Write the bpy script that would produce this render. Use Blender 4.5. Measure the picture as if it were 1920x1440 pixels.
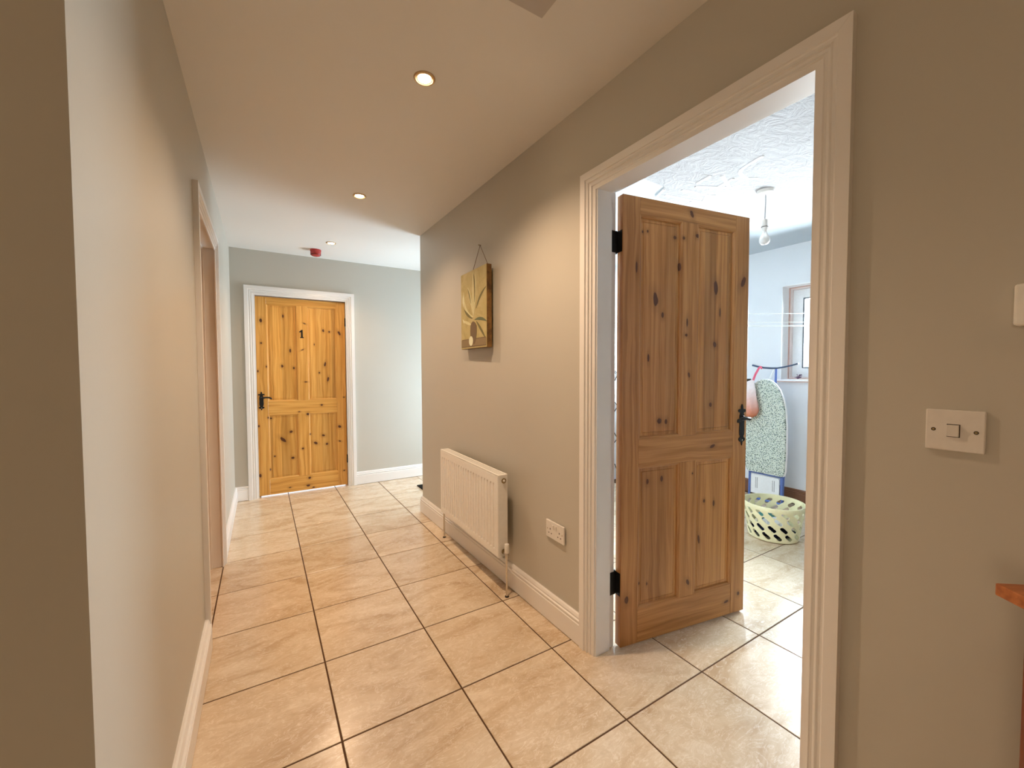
import bpy, bmesh, math, random
from mathutils import Vector, Matrix
random.seed(7)
for o in list(bpy.data.objects): bpy.data.objects.remove(o)
SC = bpy.context.scene
COL = SC.collection
PI = math.pi
rad = math.radians

# ------------------------------------------------------------------ camera
F_PX, YAW, PITCH, ROLL = 766.81, rad(31.456), rad(-2.036), rad(-0.177)
cam_d = bpy.data.cameras.new('camera')
cam = bpy.data.objects.new('camera', cam_d); COL.objects.link(cam)
fw = Vector((math.sin(YAW)*math.cos(PITCH), math.cos(YAW)*math.cos(PITCH), math.sin(PITCH)))
r0 = Vector((math.cos(YAW), -math.sin(YAW), 0)); u0 = r0.cross(fw)
rr = math.cos(ROLL)*r0 + math.sin(ROLL)*u0; uu = -math.sin(ROLL)*r0 + math.cos(ROLL)*u0
M = Matrix((rr, uu, -fw)).transposed().to_4x4(); M.translation = Vector((-0.210, -1.0208, 1.2789))
cam.matrix_world = M
cam_d.sensor_fit = 'HORIZONTAL'; cam_d.sensor_width = 36.0; cam_d.lens = F_PX/1920*36.0
cam_d.clip_start = 0.02; cam_d.clip_end = 200
SC.camera = cam

# ------------------------------------------------------------------ world, light, exposure
W = bpy.data.worlds.new('world'); SC.world = W; W.use_nodes = True
bg = W.node_tree.nodes['Background']; bg.inputs[0].default_value = (0.78, 0.89, 1.0, 1); bg.inputs[1].default_value = 1.5
SC.view_settings.view_transform = 'Standard'; SC.view_settings.look = 'None'
SC.view_settings.exposure = 1.06; SC.view_settings.gamma = 1.0; SC.view_settings.use_curve_mapping = False
SC.cycles.use_denoising = True
SC.cycles.max_bounces = 10; SC.cycles.diffuse_bounces = 7; SC.cycles.glossy_bounces = 4
SC.cycles.sample_clamp_indirect = 6.0; SC.cycles.caustics_reflective = False; SC.cycles.caustics_refractive = False

WARM = (1.0, 0.70, 0.46)
DAY = (0.88, 0.94, 1.0)
def area_light(name, loc, direction, sx, sy, power, color):
    d = bpy.data.lights.new(name, 'AREA'); d.shape = 'RECTANGLE'; d.size = sx; d.size_y = sy
    d.energy = power; d.color = color
    o = bpy.data.objects.new(name, d); COL.objects.link(o); o.location = loc
    o.rotation_euler = Vector(direction).to_track_quat('-Z', 'Z').to_euler()
    return o
# daylight just outside the utility window and glazed passage door, plus two added fills
area_light('window_daylight', (4.75, 0.0, 1.40), (-1, 0.05, -0.05), 2.3, 1.9, 780, DAY)
area_light('utility_room_fill', (4.60, 1.78, 1.45), (-1, 0, -0.05), 0.9, 1.7, 320, DAY)  # added fill through an invented window behind the open door
area_light('near_wall_fill', (-3.05, -1.6, 1.70), (1, 0.05, 0.02), 0.9, 0.6, 11, (1.0, 0.72, 0.46))  # unseen warm fill added to lift the near right wall
area_light('passage_daylight', (3.02, 3.12, 0.80), (-1, -0.05, 0.75), 0.90, 1.3, 56, (0.70, 0.86, 1.0))
SPOT_W = 47.0

# ------------------------------------------------------------------ node helpers
class NT:
    def __init__(s, name):
        s.m = bpy.data.materials.new(name); s.m.use_nodes = True; s.t = s.m.node_tree; s.b = s.t.nodes['Principled BSDF']
    def n(s, typ, **kw):
        nd = s.t.nodes.new(typ)
        for k, v in kw.items():
            if k.startswith('i_'):
                key = k[2:]; key = int(key) if key.isdigit() else key
                if hasattr(v, 'is_output') or isinstance(v, bpy.types.NodeSocket): s.t.links.new(v, nd.inputs[key])
                else: nd.inputs[key].default_value = v
            else: setattr(nd, k, v)
        return nd
    def l(s, a, b): s.t.links.new(a, b)
    def math(s, op, a, b=0.0, c=0.0, clamp=False):
        nd = s.n('ShaderNodeMath', operation=op); nd.use_clamp = clamp
        for i, v in enumerate((a, b, c)):
            if isinstance(v, bpy.types.NodeSocket): s.l(v, nd.inputs[i])
            else: nd.inputs[i].default_value = v
        return nd.outputs[0]
    def vmath(s, op, a, b):
        nd = s.n('ShaderNodeVectorMath', operation=op)
        for i, v in enumerate((a, b)):
            if isinstance(v, bpy.types.NodeSocket): s.l(v, nd.inputs[i])
            else: nd.inputs[i].default_value = v
        return nd
    def mix(s, f, a, b, mode='MIX'):
        nd = s.n('ShaderNodeMixRGB', blend_type=mode)
        for i, v in enumerate((f, a, b)):
            if isinstance(v, bpy.types.NodeSocket): s.l(v, nd.inputs[i])
            else: nd.inputs[i].default_value = v if not isinstance(v, tuple) or len(v) == 4 else (*v, 1)
        return nd.outputs[0]
    def ramp(s, f, stops):
        nd = s.n('ShaderNodeValToRGB'); s.l(f, nd.inputs[0]); e = nd.color_ramp.elements
        while len(e) < len(stops): e.new(0.5)
        for el, (p, c) in zip(e, stops):
            el.position = p; el.color = (*c, 1) if len(c) == 3 else c
        return nd.outputs[0]
    def noise(s, vec, scale, detail=3.0, rough=0.5, dist=0.0):
        nd = s.n('ShaderNodeTexNoise'); nd.inputs['Scale'].default_value = scale; nd.inputs['Detail'].default_value = detail
        nd.inputs['Roughness'].default_value = rough; nd.inputs['Distortion'].default_value = dist
        if vec is not None: s.l(vec, nd.inputs['Vector'])
        return nd.outputs['Fac']
    def bump(s, h, strength=0.2, dist=0.01):
        nd = s.n('ShaderNodeBump'); nd.inputs['Strength'].default_value = strength; nd.inputs['Distance'].default_value = dist
        s.l(h, nd.inputs['Height']); s.l(nd.outputs[0], s.b.inputs['Normal'])
    def base(s, c, rough=0.5, spec=0.5, metal=0.0):
        if isinstance(c, bpy.types.NodeSocket): s.l(c, s.b.inputs['Base Color'])
        else: s.b.inputs['Base Color'].default_value = (*c, 1)
        if isinstance(rough, bpy.types.NodeSocket): s.l(rough, s.b.inputs['Roughness'])
        else: s.b.inputs['Roughness'].default_value = rough
        s.b.inputs['Specular IOR Level'].default_value = spec; s.b.inputs['Metallic'].default_value = metal
        return s.m
    def obj(s): return s.n('ShaderNodeTexCoord').outputs['Object']
    def rnd(s): return s.n('ShaderNodeObjectInfo').outputs['Random']

def paint(name, c, rough=0.55, var=0.04, bs=0.06, scale=90.0, spec=0.4):
    t = NT(name); v = t.obj(); n1 = t.noise(v, 1.7, 4); n2 = t.noise(v, scale, 2)
    dark = tuple(x*(1-var) for x in c); light = tuple(min(1, x*(1+var)) for x in c)
    col = t.mix(n1, dark, light); t.bump(n2, bs, 0.002)
    return t.base(col, rough, spec)
def plain(name, c, rough=0.5, spec=0.5, metal=0.0, bs=0.05, scale=60):
    t = NT(name); v = t.obj(); n = t.noise(v, scale, 3)
    col = t.mix(n, tuple(x*0.92 for x in c), tuple(min(1, x*1.06) for x in c))
    if bs: t.bump(n, bs, 0.001)
    return t.base(col, rough, spec, metal)
def emit(name, c, s):
    t = NT(name); t.base((0.02, 0.02, 0.02)); t.b.inputs['Emission Color'].default_value = (*c, 1); t.b.inputs['Emission Strength'].default_value = s
    return t.m

M_WALL = paint('sage_grey_paint', (0.50, 0.475, 0.415), 0.42, 0.03, 0.05, 120, 0.45)
M_WALLU = paint('pale_blue_plaster_paint', (0.74, 0.77, 0.80), 0.7, 0.07, 0.12, 40, 0.3)
M_CEIL = paint('ceiling_paint', (0.74, 0.715, 0.68), 0.6, 0.015, 0.04, 150, 0.3)
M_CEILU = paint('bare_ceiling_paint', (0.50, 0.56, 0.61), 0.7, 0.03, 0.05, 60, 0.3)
M_HATCH = paint('hatch_paint', (0.50, 0.46, 0.43), 0.6, 0.02, 0.03, 100)
M_TRIM = paint('white_satin_gloss', (0.78, 0.76, 0.74), 0.30, 0.02, 0.015, 45, 0.5)
M_BLACK = plain('black_iron', (0.012, 0.012, 0.012), 0.38, 0.5, 0.3, 0.3, 60)
M_PLASTIC = plain('white_plastic', (0.72, 0.69, 0.65), 0.3, 0.5, 0, 0)
M_CREAM = plain('cream_enamel', (0.84, 0.83, 0.79), 0.3, 0.5, 0, 0.02)
M_DARK = plain('dark_slot', (0.03, 0.022, 0.016), 0.7, 0.2, 0, 0)
M_CHROME = plain('brushed_chrome', (0.70, 0.66, 0.60), 0.25, 0.5, 1.0, 0.02)
M_BRASS = plain('tarnished_brass', (0.32, 0.24, 0.12), 0.4, 0.5, 0.8, 0.02)
M_GROUT = plain('dark_brown_grout', (0.10, 0.055, 0.03), 0.9, 0.1, 0, 0.2, 200)
M_RED = plain('red_plastic', (0.42, 0.035, 0.03), 0.25, 0.5, 0, 0)
M_WHITEU = paint('white_reveal_paint', (0.93, 0.93, 0.94), 0.6, 0.02, 0.05)
M_PVC = plain('white_window_plastic', (0.85, 0.87, 0.88), 0.25, 0.5, 0, 0)
M_SEAL = plain('grey_rubber_seal', (0.05, 0.07, 0.09), 0.6, 0.3, 0, 0)
M_FOAM = plain('pink_raw_plaster', (0.62, 0.42, 0.36), 0.9, 0.1, 0, 0.5, 80)
M_FILL = plain('pale_filler', (0.80, 0.72, 0.70), 0.9, 0.1, 0, 0.8, 90)
M_BROWNSK = plain('brown_skirting_wood', (0.20, 0.085, 0.04), 0.4, 0.5, 0, 0.1, 30)
M_YELLOW = plain('pale_yellow_plastic', (0.82, 0.78, 0.50), 0.35, 0.5, 0, 0)
M_BLUE = plain('blue_enamel', (0.10, 0.17, 0.45), 0.35, 0.5, 0, 0)
M_DBLUE = plain('dark_blue_enamel', (0.03, 0.06, 0.12), 0.35, 0.5, 0, 0)
M_NAVY = plain('navy_cloth', (0.010, 0.012, 0.03), 0.9, 0.1, 0, 0.4, 120)
M_CLOTHW = plain('white_cloth', (0.75, 0.76, 0.80), 0.9, 0.1, 0, 0.4, 120)
M_TEAL = plain('teal_cloth', (0.10, 0.28, 0.26), 0.9, 0.1, 0, 0.4, 120)
M_MAT = plain('black_coir', (0.012, 0.010, 0.008), 0.95, 0.1, 0, 0.8, 300)
M_WIRE = plain('white_plastic_line', (0.85, 0.88, 0.86), 0.4, 0.4, 0, 0)
M_CORDG = plain('grey_flex', (0.35, 0.35, 0.36), 0.5, 0.4, 0, 0)
M_TWINE = plain('brown_twine', (0.22, 0.13, 0.08), 0.9, 0.1, 0, 0.3, 200)
M_PINK = plain('pink_webbing', (0.75, 0.14, 0.22), 0.7, 0.2, 0, 0.1)
M_LAMP = emit('downlight_glow', (1.0, 0.80, 0.50), 30.0)
M_RING = plain('satin_brass_ring', (0.62, 0.42, 0.22), 0.35, 0.5, 0.6, 0)

def glass_mat():
    t = NT('window_glass'); t.base((0.9, 0.97, 1.0), 0.02, 0.5)
    tr = t.n('ShaderNodeBsdfTransparent'); tr.inputs[0].default_value = (0.95, 0.98, 0.98, 1); gl = t.n('ShaderNodeBsdfGlossy'); gl.inputs['Roughness'].default_value = 0.02
    fr = t.n('ShaderNodeFresnel'); fr.inputs[0].default_value = 1.45; mx = t.n('ShaderNodeMixShader')
    t.l(fr.outputs[0], mx.inputs[0]); t.l(tr.outputs[0], mx.inputs[1]); t.l(gl.outputs[0], mx.inputs[2]); t.l(mx.outputs[0], t.t.nodes['Material Output'].inputs[0])
    return t.m
M_GLASS = glass_mat()
def bulb_mat():
    t = NT('frosted_bulb_glass'); t.base((0.86, 0.86, 0.84), 0.25, 0.5); t.b.inputs['Transmission Weight'].default_value = 0.3
    return t.m
M_BULB = bulb_mat()

def tile_mat():
    t = NT('cream_travertine_tile'); o = t.obj(); r = t.rnd()
    off = t.n('ShaderNodeCombineXYZ'); t.l(t.math('MULTIPLY', r, 37.0), off.inputs[0]); t.l(t.math('MULTIPLY', r, 91.0), off.inputs[1])
    v = t.vmath('ADD', o, off.outputs[0]).outputs[0]
    vs = t.vmath('MULTIPLY', v, (1.0, 2.4, 1.0)).outputs[0]
    n1 = t.noise(vs, 2.6, 6, 0.62, 1.2)
    n2 = t.noise(vs, 9.0, 5, 0.65, 2.0)
    n3 = t.noise(v, 30.0, 4, 0.7, 0.5)
    base = t.ramp(n1, [(0.32, (0.48, 0.345, 0.215)), (0.48, (0.60, 0.47, 0.325)), (0.66, (0.69, 0.575, 0.43))])
    vein = t.ramp(n2, [(0.47, (0, 0, 0)), (0.51, (1, 1, 1)), (0.55, (0, 0, 0))])
    veinm = t.math('MULTIPLY', t.n('ShaderNodeSeparateColor', i_0=vein).outputs[0], t.math('MULTIPLY', t.math('SUBTRACT', n3, 0.36, clamp=True), 2.2, clamp=True))
    c = t.mix(veinm, base, (0.84, 0.77, 0.66))
    c = t.mix(t.math('MULTIPLY', t.math('SUBTRACT', 0.46, n3, clamp=True), 1.6, clamp=True), c, (0.44, 0.32, 0.20))
    hsv = t.n('ShaderNodeHueSaturation'); t.l(c, hsv.inputs['Color']); t.l(t.math('MULTIPLY_ADD', r, 0.10, 0.95), hsv.inputs['Value'])
    rough = t.math('MULTIPLY_ADD', n3, 0.16, 0.16)
    t.bump(t.mix(0.5, n2, n3), 0.08, 0.002)
    t.b.inputs['Coat Weight'].default_value = 0.35; t.b.inputs['Coat Roughness'].default_value = 0.22
    return t.base(hsv.outputs[0], rough, 0.5)
M_TILE = tile_mat()

def plaster_mat():
    t = NT('swirled_ceiling_plaster'); o = t.obj(); v = t.vmath('MULTIPLY', o, (1.0, 1.6, 1.0)).outputs[0]
    n1 = t.noise(v, 7.0, 6, 0.6, 2.5); n2 = t.noise(o, 2.0, 3)
    c = t.mix(n1, (0.32, 0.31, 0.32), (0.44, 0.44, 0.45)); c = t.mix(t.math('MULTIPLY', n2, 0.35), c, (0.37, 0.35, 0.33))
    t.bump(n1, 0.55, 0.02)
    return t.base(c, 0.75, 0.2)
M_PLASTER = plaster_mat()

def pine(name, horiz, knots, pale, mid, dark, strips=False, seed=0.0):
    t = NT(name); o = t.obj(); r = t.rnd()
    sep = t.n('ShaderNodeSeparateXYZ', i_0=o); x, y, z = sep.outputs
    if horiz: g, a = z, x
    else: g, a = x, z
    # grain runs along a; g is across it.  A slow wobble bends the lines.
    aoff = t.math('MULTIPLY_ADD', r, 23.0, a)
    cw = t.n('ShaderNodeCombineXYZ'); t.l(t.math('MULTIPLY', g, 3.0), cw.inputs[0]); t.l(t.math('MULTIPLY', aoff, 0.9), cw.inputs[1]); cw.inputs[2].default_value = seed
    wob = t.noise(cw.outputs[0], 2.2, 3, 0.5, 0.6)
    gg = t.math('MULTIPLY_ADD', wob, 0.045, g)
    if strips:
        st = t.math('FLOOR', t.math('MULTIPLY', t.math('MULTIPLY_ADD', r, 0.05, g), 13.5))
        wn = t.n('ShaderNodeTexWhiteNoise', noise_dimensions='2D'); cc = t.n('ShaderNodeCombineXYZ'); t.l(st, cc.inputs[0]); t.l(r, cc.inputs[1]); t.l(cc.outputs[0], wn.inputs['Vector'])
        strip = wn.outputs['Value']; gg = t.math('MULTIPLY_ADD', strip, 0.7, gg); aoff = t.math('MULTIPLY_ADD', strip, 9.0, aoff)
    cg = t.n('ShaderNodeCombineXYZ'); t.l(t.math('MULTIPLY', gg, 30.0), cg.inputs[0]); t.l(t.math('MULTIPLY', aoff, 0.8), cg.inputs[1]); t.l(t.math('MULTIPLY', y, 30.0), cg.inputs[2])
    n1 = t.noise(cg.outputs[0], 1.6, 3, 0.55, 0.3)
    cf = t.n('ShaderNodeCombineXYZ'); t.l(t.math('MULTIPLY', gg, 190.0), cf.inputs[0]); t.l(t.math('MULTIPLY', aoff, 3.0), cf.inputs[1]); cf.inputs[2].default_value = seed
    n2 = t.noise(cf.outputs[0], 1.0, 2, 0.5)
    f = t.math('MULTIPLY_ADD', n2, 0.25, t.math('MULTIPLY', n1, 0.85))
    col = t.ramp(f, [(0.30, dark), (0.50, mid), (0.68, pale)])
    if strips:
        h2 = t.n('ShaderNodeHueSaturation'); t.l(col, h2.inputs['Color']); t.l(t.math('MULTIPLY_ADD', strip, 0.42, 0.78), h2.inputs['Value']); col = h2.outputs[0]
    acc = None
    for (kx, kz, ax_, az, ang) in knots:
        d = t.vmath('SUBTRACT', o, (kx, 0, kz)).outputs[0]
        rot = t.n('ShaderNodeVectorRotate', rotation_type='Y_AXIS'); t.l(d, rot.inputs['Vector']); rot.inputs['Angle'].default_value = ang
        sc = t.vmath('MULTIPLY', rot.outputs[0], (1/ax_, 0, 1/az)).outputs[0]
        ln = t.vmath('LENGTH', sc, (0, 0, 0)).outputs['Value']
        acc = ln if acc is None else t.math('MINIMUM', acc, ln)
    if acc is not None:
        acc = t.math('ADD', acc, t.math('MULTIPLY', t.math('SUBTRACT', n1, 0.5), 1.5))
        halo = t.math('MULTIPLY', t.math('SUBTRACT', 1.0, t.math('DIVIDE', acc, 3.2), clamp=True), 0.55, clamp=True)
        col = t.mix(halo, col, tuple(c*0.55 for c in dark))
        core = t.math('MULTIPLY', t.math('SUBTRACT', 1.15, acc, clamp=True), 5.0, clamp=True)
        col = t.mix(core, col, (0.085, 0.026, 0.010))
    t.bump(f, 0.08, 0.002)
    return t.base(col, 0.36, 0.5)

# ------------------------------------------------------------------ mesh helpers
class MB:
    def __init__(s): s.v = []; s.f = []; s.mi = []; s.cur = 0
    def add(s, vs, fs):
        n = len(s.v); s.v += [tuple(p) for p in vs]
        for f in fs: s.f.append([i+n for i in f]); s.mi.append(s.cur)
    def box(s, x0, x1, y0, y1, z0, z1):
        s.add([(x0,y0,z0),(x1,y0,z0),(x1,y1,z0),(x0,y1,z0),(x0,y0,z1),(x1,y0,z1),(x1,y1,z1),(x0,y1,z1)],
              [(0,3,2,1),(4,5,6,7),(0,1,5,4),(1,2,6,5),(2,3,7,6),(3,0,4,7)])
        return s
    def prism(s, pts, y0, y1, axis='y'):
        """pts 2-D outline (counter-clockwise), extruded along an axis"""
        n = len(pts)
        def P(p, h):
            return (p[0], h, p[1]) if axis == 'y' else ((p[0], p[1], h) if axis == 'z' else (h, p[0], p[1]))
        s.add([P(p, y0) for p in pts]+[P(p, y1) for p in pts], [tuple(range(n)), tuple(reversed(range(n, 2*n)))]+[(i, n+i, n+(i+1) % n, (i+1) % n) for i in range(n)])
        return s
    def lathe(s, prof, cx=0, cy=0, cz=0, seg=32, axis='z', closed=False):
        """prof: (r, h)"""
        vs = []
        for r, h in prof:
            for k in range(seg):
                a = 2*PI*k/seg; p = (r*math.cos(a), r*math.sin(a), h)
                if axis == 'y': p = (p[0], p[2], p[1])
                if axis == 'x': p = (p[2], p[0], p[1])
                vs.append((p[0]+cx, p[1]+cy, p[2]+cz))
        fs = []
        m = len(prof)
        for i in range(m-1 if not closed else m):
            j = (i+1) % m
            for k in range(seg): fs.append((i*seg+k, i*seg+(k+1) % seg, j*seg+(k+1) % seg, j*seg+k))
        if not closed:
            if prof[0][0] > 1e-6: fs.append(tuple(reversed(range(seg))))
            if prof[-1][0] > 1e-6: fs.append(tuple((m-1)*seg+k for k in range(seg)))
        s.add(vs, fs); return s
    def tube(s, pts, r, seg=10, cap=True):
        pts = [Vector(p) for p in pts]; rs = r if isinstance(r, (list, tuple)) else [r]*len(pts)
        vs = []; prev = None
        for i, p in enumerate(pts):
            d = (pts[min(i+1, len(pts)-1)]-pts[max(i-1, 0)]).normalized()
            if prev is None: a = d.orthogonal().normalized()
            else: a = (prev-d*prev.dot(d)).normalized()
            prev = a; b = d.cross(a)
            for k in range(seg):
                t = 2*PI*k/seg; vs.append(p+(a*math.cos(t)+b*math.sin(t))*rs[i])
        n = len(pts); fs = [(i*seg+k, i*seg+(k+1) % seg, (i+1)*seg+(k+1) % seg, (i+1)*seg+k) for i in range(n-1) for k in range(seg)]
        if cap: fs += [tuple(reversed(range(seg))), tuple((n-1)*seg+k for k in range(seg))]
        s.add(vs, fs); return s
    def rect_ring(s, x0, x1, z0, z1, prof):
        """closed profile of (inset, y) swept round a rectangle with mitred corners"""
        vs = []
        for d, y in prof: vs += [(x0+d, y, z0+d), (x1-d, y, z0+d), (x1-d, y, z1-d), (x0+d, y, z1-d)]
        m = len(prof); s.add(vs, [(i*4+k, i*4+(k+1) % 4, ((i+1) % m)*4+(k+1) % 4, ((i+1) % m)*4+k) for i in range(m) for k in range(4)])
        return s
    def strip(s, a, b, prof_pts):
        """two matching closed profiles joined and capped"""
        n = len(a); s.add(list(a)+list(b), [tuple(range(n)), tuple(reversed(range(n, 2*n)))]+[(i, n+i, n+(i+1) % n, (i+1) % n) for i in range(n)])
        return s
    def build(s, name, mat, parent=None, smooth=False, bevel=0, loc=None, rot=None, seg=2, auto=None):
        me = bpy.data.meshes.new(name); me.from_pydata(s.v, [], s.f); me.validate(); me.update()
        bm = bmesh.new(); bm.from_mesh(me); bmesh.ops.recalc_face_normals(bm, faces=bm.faces); bm.to_mesh(me); bm.free()
        mats = mat if isinstance(mat, (list, tuple)) else [mat]
        for m in mats: me.materials.append(m)
        if len(mats) > 1:
            for p, i in zip(me.polygons, s.mi): p.material_index = i
        if smooth:
            for p in me.polygons: p.use_smooth = True
        o = bpy.data.objects.new(name, me); COL.objects.link(o)
        if parent is not None: o.parent = parent
        if loc: o.location = loc
        if rot: o.rotation_euler = rot
        if smooth:
            md = o.modifiers.new('edge', 'EDGE_SPLIT'); md.split_angle = rad(auto or 40)
        if bevel:
            md = o.modifiers.new('bevel', 'BEVEL'); md.width = bevel; md.segments = seg; md.limit_method = 'ANGLE'; md.angle_limit = rad(40)
        return o
def box(*a): return MB().box(*a)
def tag(o, label=None, cat=None, group=None, kind=None):
    if label: o['label'] = label
    if cat: o['category'] = cat
    if group: o['group'] = group
    if kind: o['kind'] = kind
    return o
def empty(name, loc=(0, 0, 0), rz=0.0):
    o = bpy.data.objects.new(name, None); COL.objects.link(o); o.location = loc; o.rotation_euler = (0, 0, rz); o.empty_display_size = 0.1
    return o
def circ(cx, cy, r, n=16, sx=1, sy=1): return [(cx+r*sx*math.cos(2*PI*k/n), cy+r*sy*math.sin(2*PI*k/n)) for k in range(n)]

# ------------------------------------------------------------------ dimensions
H = 2.455
XL, YE = -0.453, 3.74                 # corridor left wall face, end wall face
YC = 2.508                            # free end of the right wall
SK = math.atan((1.03-1.004)/(YC-0.40))  # slight skew of the right wall beyond the doorway
def RW(y): return 1.03 if y <= 0.40 else 1.03-(y-0.40)*math.tan(SK)
XB = 4.10                             # utility room window wall

# ------------------------------------------------------------------ structure
# floor: grout bed with a separate tile for every slab
fl = box(-3.4, 4.55, -3.35, 3.98, -0.10, -0.0022).build('floor', M_GROUT); tag(fl, 'tiled floor of large cream travertine-look tiles with dark joints', 'floor', kind='structure')
P = 0.4503; G = 0.0060
def tile_mesh(w, d):
    b = 0.0014; z0, z1 = -0.009, 0.0
    m = MB(); x0, x1, y0, y1 = 0, w, 0, d
    m.add([(x0,y0,z0),(x1,y0,z0),(x1,y1,z0),(x0,y1,z0),(x0,y0,z1-b),(x1,y0,z1-b),(x1,y1,z1-b),(x0,y1,z1-b),(x0+b,y0+b,z1),(x1-b,y0+b,z1),(x1-b,y1-b,z1),(x0+b,y1-b,z1)],
          [(0,3,2,1),(0,1,5,4),(1,2,6,5),(2,3,7,6),(3,0,4,7),(4,5,9,8),(5,6,10,9),(6,7,11,10),(7,4,8,11),(8,9,10,11)])
    return m
t0 = tile_mesh(P-G, P-G).build('tile', M_TILE, fl)
first = True
for i in range(-5, 9):
    for j in range(-7, 9):
        x, y = i*P, j*P
        if x+P < -2.4 or (x > 1.14 and P+y > 2.52 and x > 2.9) : continue
        if x < -0.91 and y > 0.1: continue
        o = t0 if first else t0.copy()
        if not first: COL.objects.link(o)
        first = False
        o.location = (x+G/2, y+G/2, 0)

def wall(name, boxes, mat, label, extra=None):
    m = MB()
    for b in boxes: m.box(*b)
    if extra: extra(m)
    o = m.build(name, mat); tag(o, label, 'wall' if name.startswith('wall') else 'ceiling', kind='structure'); return o
def skewbox(m, y0, y1, z0, z1, x1):
    a, b = RW(y0), RW(y1)
    m.add([(a,y0,z0),(x1,y0,z0),(x1,y1,z0),(b,y1,z0),(a,y0,z1),(x1,y0,z1),(x1,y1,z1),(b,y1,z1)], [(0,3,2,1),(4,5,6,7),(0,1,5,4),(1,2,6,5),(2,3,7,6),(3,0,4,7)])
def rwextra(m):
    m.box(1.03, 1.15, -3.2, -0.535, 0, H); m.box(1.03, 1.15, -0.535, 0.325, 2.075, H)
    skewbox(m, 0.325, 0.40, 0, H, 1.15); skewbox(m, 0.40, YC-0.0, 0, H, 1.15)
wall('wall_right', [], M_WALL, 'sage grey wall with the open doorway and the radiator', rwextra)
wall('wall_end', [(-0.60, -0.275, YE, YE+0.14, 0, H), (0.60, 2.95, YE, YE+0.14, 0, H), (-0.275, 0.60, YE, YE+0.14, 2.045, H)], M_WALL, 'sage grey end wall around the numbered pine door')
wall('wall_left', [(XL-0.13, XL, -0.122, 1.325, 0, H), (XL-0.13, XL, 2.215, YE, 0, H), (XL-0.13, XL, 1.325, 2.215, 2.062, H)], M_WALL, 'sage grey corridor wall on the left, glossy under the lamps')
wall('wall_return', [(-2.62, XL-0.13, -0.122, 0.02, 0, H)], M_WALL, 'dim sage grey wall return beside the camera')
wall('wall_hall_side', [(-2.74, -2.62, -3.32, -1.95, 0, H), (-2.74, -2.62, -1.05, 0.02, 0, H), (-2.74, -2.62, -1.95, -1.05, 2.05, H)], M_WALL, 'side wall of the hall')  # opening added so the side fill reaches the near right wall
wall('wall_fill_shield', [(-3.4, -3.28, -2.4, -0.6, 0, H), (-3.28, -2.74, -2.4, -2.28, 0, H), (-3.28, -2.74, -0.72, -0.6, 0, H), (-3.4, -2.74, -2.4, -0.6, H-0.02, H+0.1)], M_WALL, 'unseen box added behind the hall opening to block outside light')  # added box, keeps world light out of the hall opening
wall('wall_back', [(-2.62, 1.15, -3.32, -3.2, 0, H)], M_WALL, 'back wall of the hall')
wall('wall_partition', [(1.15, 4.40, YC-0.13, YC, 0, H)], M_WALLU, 'partition between passage and utility room')
wall('wall_passage', [(2.80, 2.95, YC, 2.62, 0, H), (2.80, 2.95, 3.66, YE, 0, H), (2.80, 2.95, 2.62, 3.66, 2.08, H)], M_WALL, 'passage wall around the glazed door')
wall('wall_utility_window', [(XB, XB+0.3, -1.95, YC-0.13, 0, 1.165), (XB, XB+0.3, -1.95, YC-0.13, 2.072, H), (XB, XB+0.3, 1.012, 1.45, 1.165, 2.072), (XB, XB+0.3, 2.13, YC-0.13, 1.165, 2.072), (XB, XB+0.3, -1.95, -0.22, 1.165, 2.072)], M_WALLU, 'pale blue utility room wall with the window')
wall('wall_utility_side', [(1.15, XB+0.3, -2.07, -1.95, 0, H)], M_WALLU, 'plain side wall of the utility room')
wall('ceiling', [(-2.74, 4.40, -3.32, YE+0.14, H, H+0.12)], M_CEIL, 'smooth painted corridor ceiling')
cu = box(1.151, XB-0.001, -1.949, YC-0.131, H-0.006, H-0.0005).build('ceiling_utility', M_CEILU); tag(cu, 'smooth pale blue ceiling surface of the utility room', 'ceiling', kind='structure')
cw = MB(); cw.box(1.1501, 1.156, -1.949, -0.545, 0, H-0.012); cw.box(1.1501, 1.156, 0.33, YC-0.131, 0, H-0.012); cw.box(1.1501, 1.156, -0.545, 0.33, 2.085, H-0.012)
cw = cw.build('wall_utility_bounce', M_WALLU); tag(cw, 'pale blue layer added on the utility side of the doorway wall to bounce light', 'wall', kind='structure')  # pale layer added to bounce light back onto the window wall
# textured plaster patch with raised strokes
def plaster():
    m = MB(); m.prism([(1.16, -1.9), (3.13, -1.9), (3.13, 0.80), (2.6, 0.84), (2.10, 0.87), (2.02, 0.74), (1.16, 0.70)], H-0.011, H-0.006, 'z')
    o = m.build('ceiling_plaster', M_PLASTER); tag(o, 'rough swirled plaster on the utility room ceiling with scrawled letters', 'ceiling', kind='structure')
    strokes = [[(2.158,.206),(2.179,.292),(2.212,.361),(2.25,.386),(2.302,.395),(2.354,.397),(2.403,.363)],
        [(2.186,.457),(2.366,.522)], [(2.313,.572),(2.278,.443)], [(2.182,.633),(2.396,.519)], [(2.151,.708),(2.23,.689),(2.287,.688),(2.373,.673),(2.421,.648)],
        [(2.375,.682),(2.432,.753),(2.306,.785),(2.122,.814)], [(2.366,.793),(2.429,.832)], [(2.092,.862),(2.045,.762)], [(2.146,.6),(2.128,.492)]]
    for s_ in strokes:
        k = MB(); pts = [(x, y, H-0.0118) for x, y in s_]; k.tube(pts, 0.011, 8)
        k.v = [(x, y, H-0.0118+(z-(H-0.0118))*0.35) for x, y, z in k.v]
        k.build('plaster_stroke', M_WHITEU, o, smooth=True)
plaster()
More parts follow.
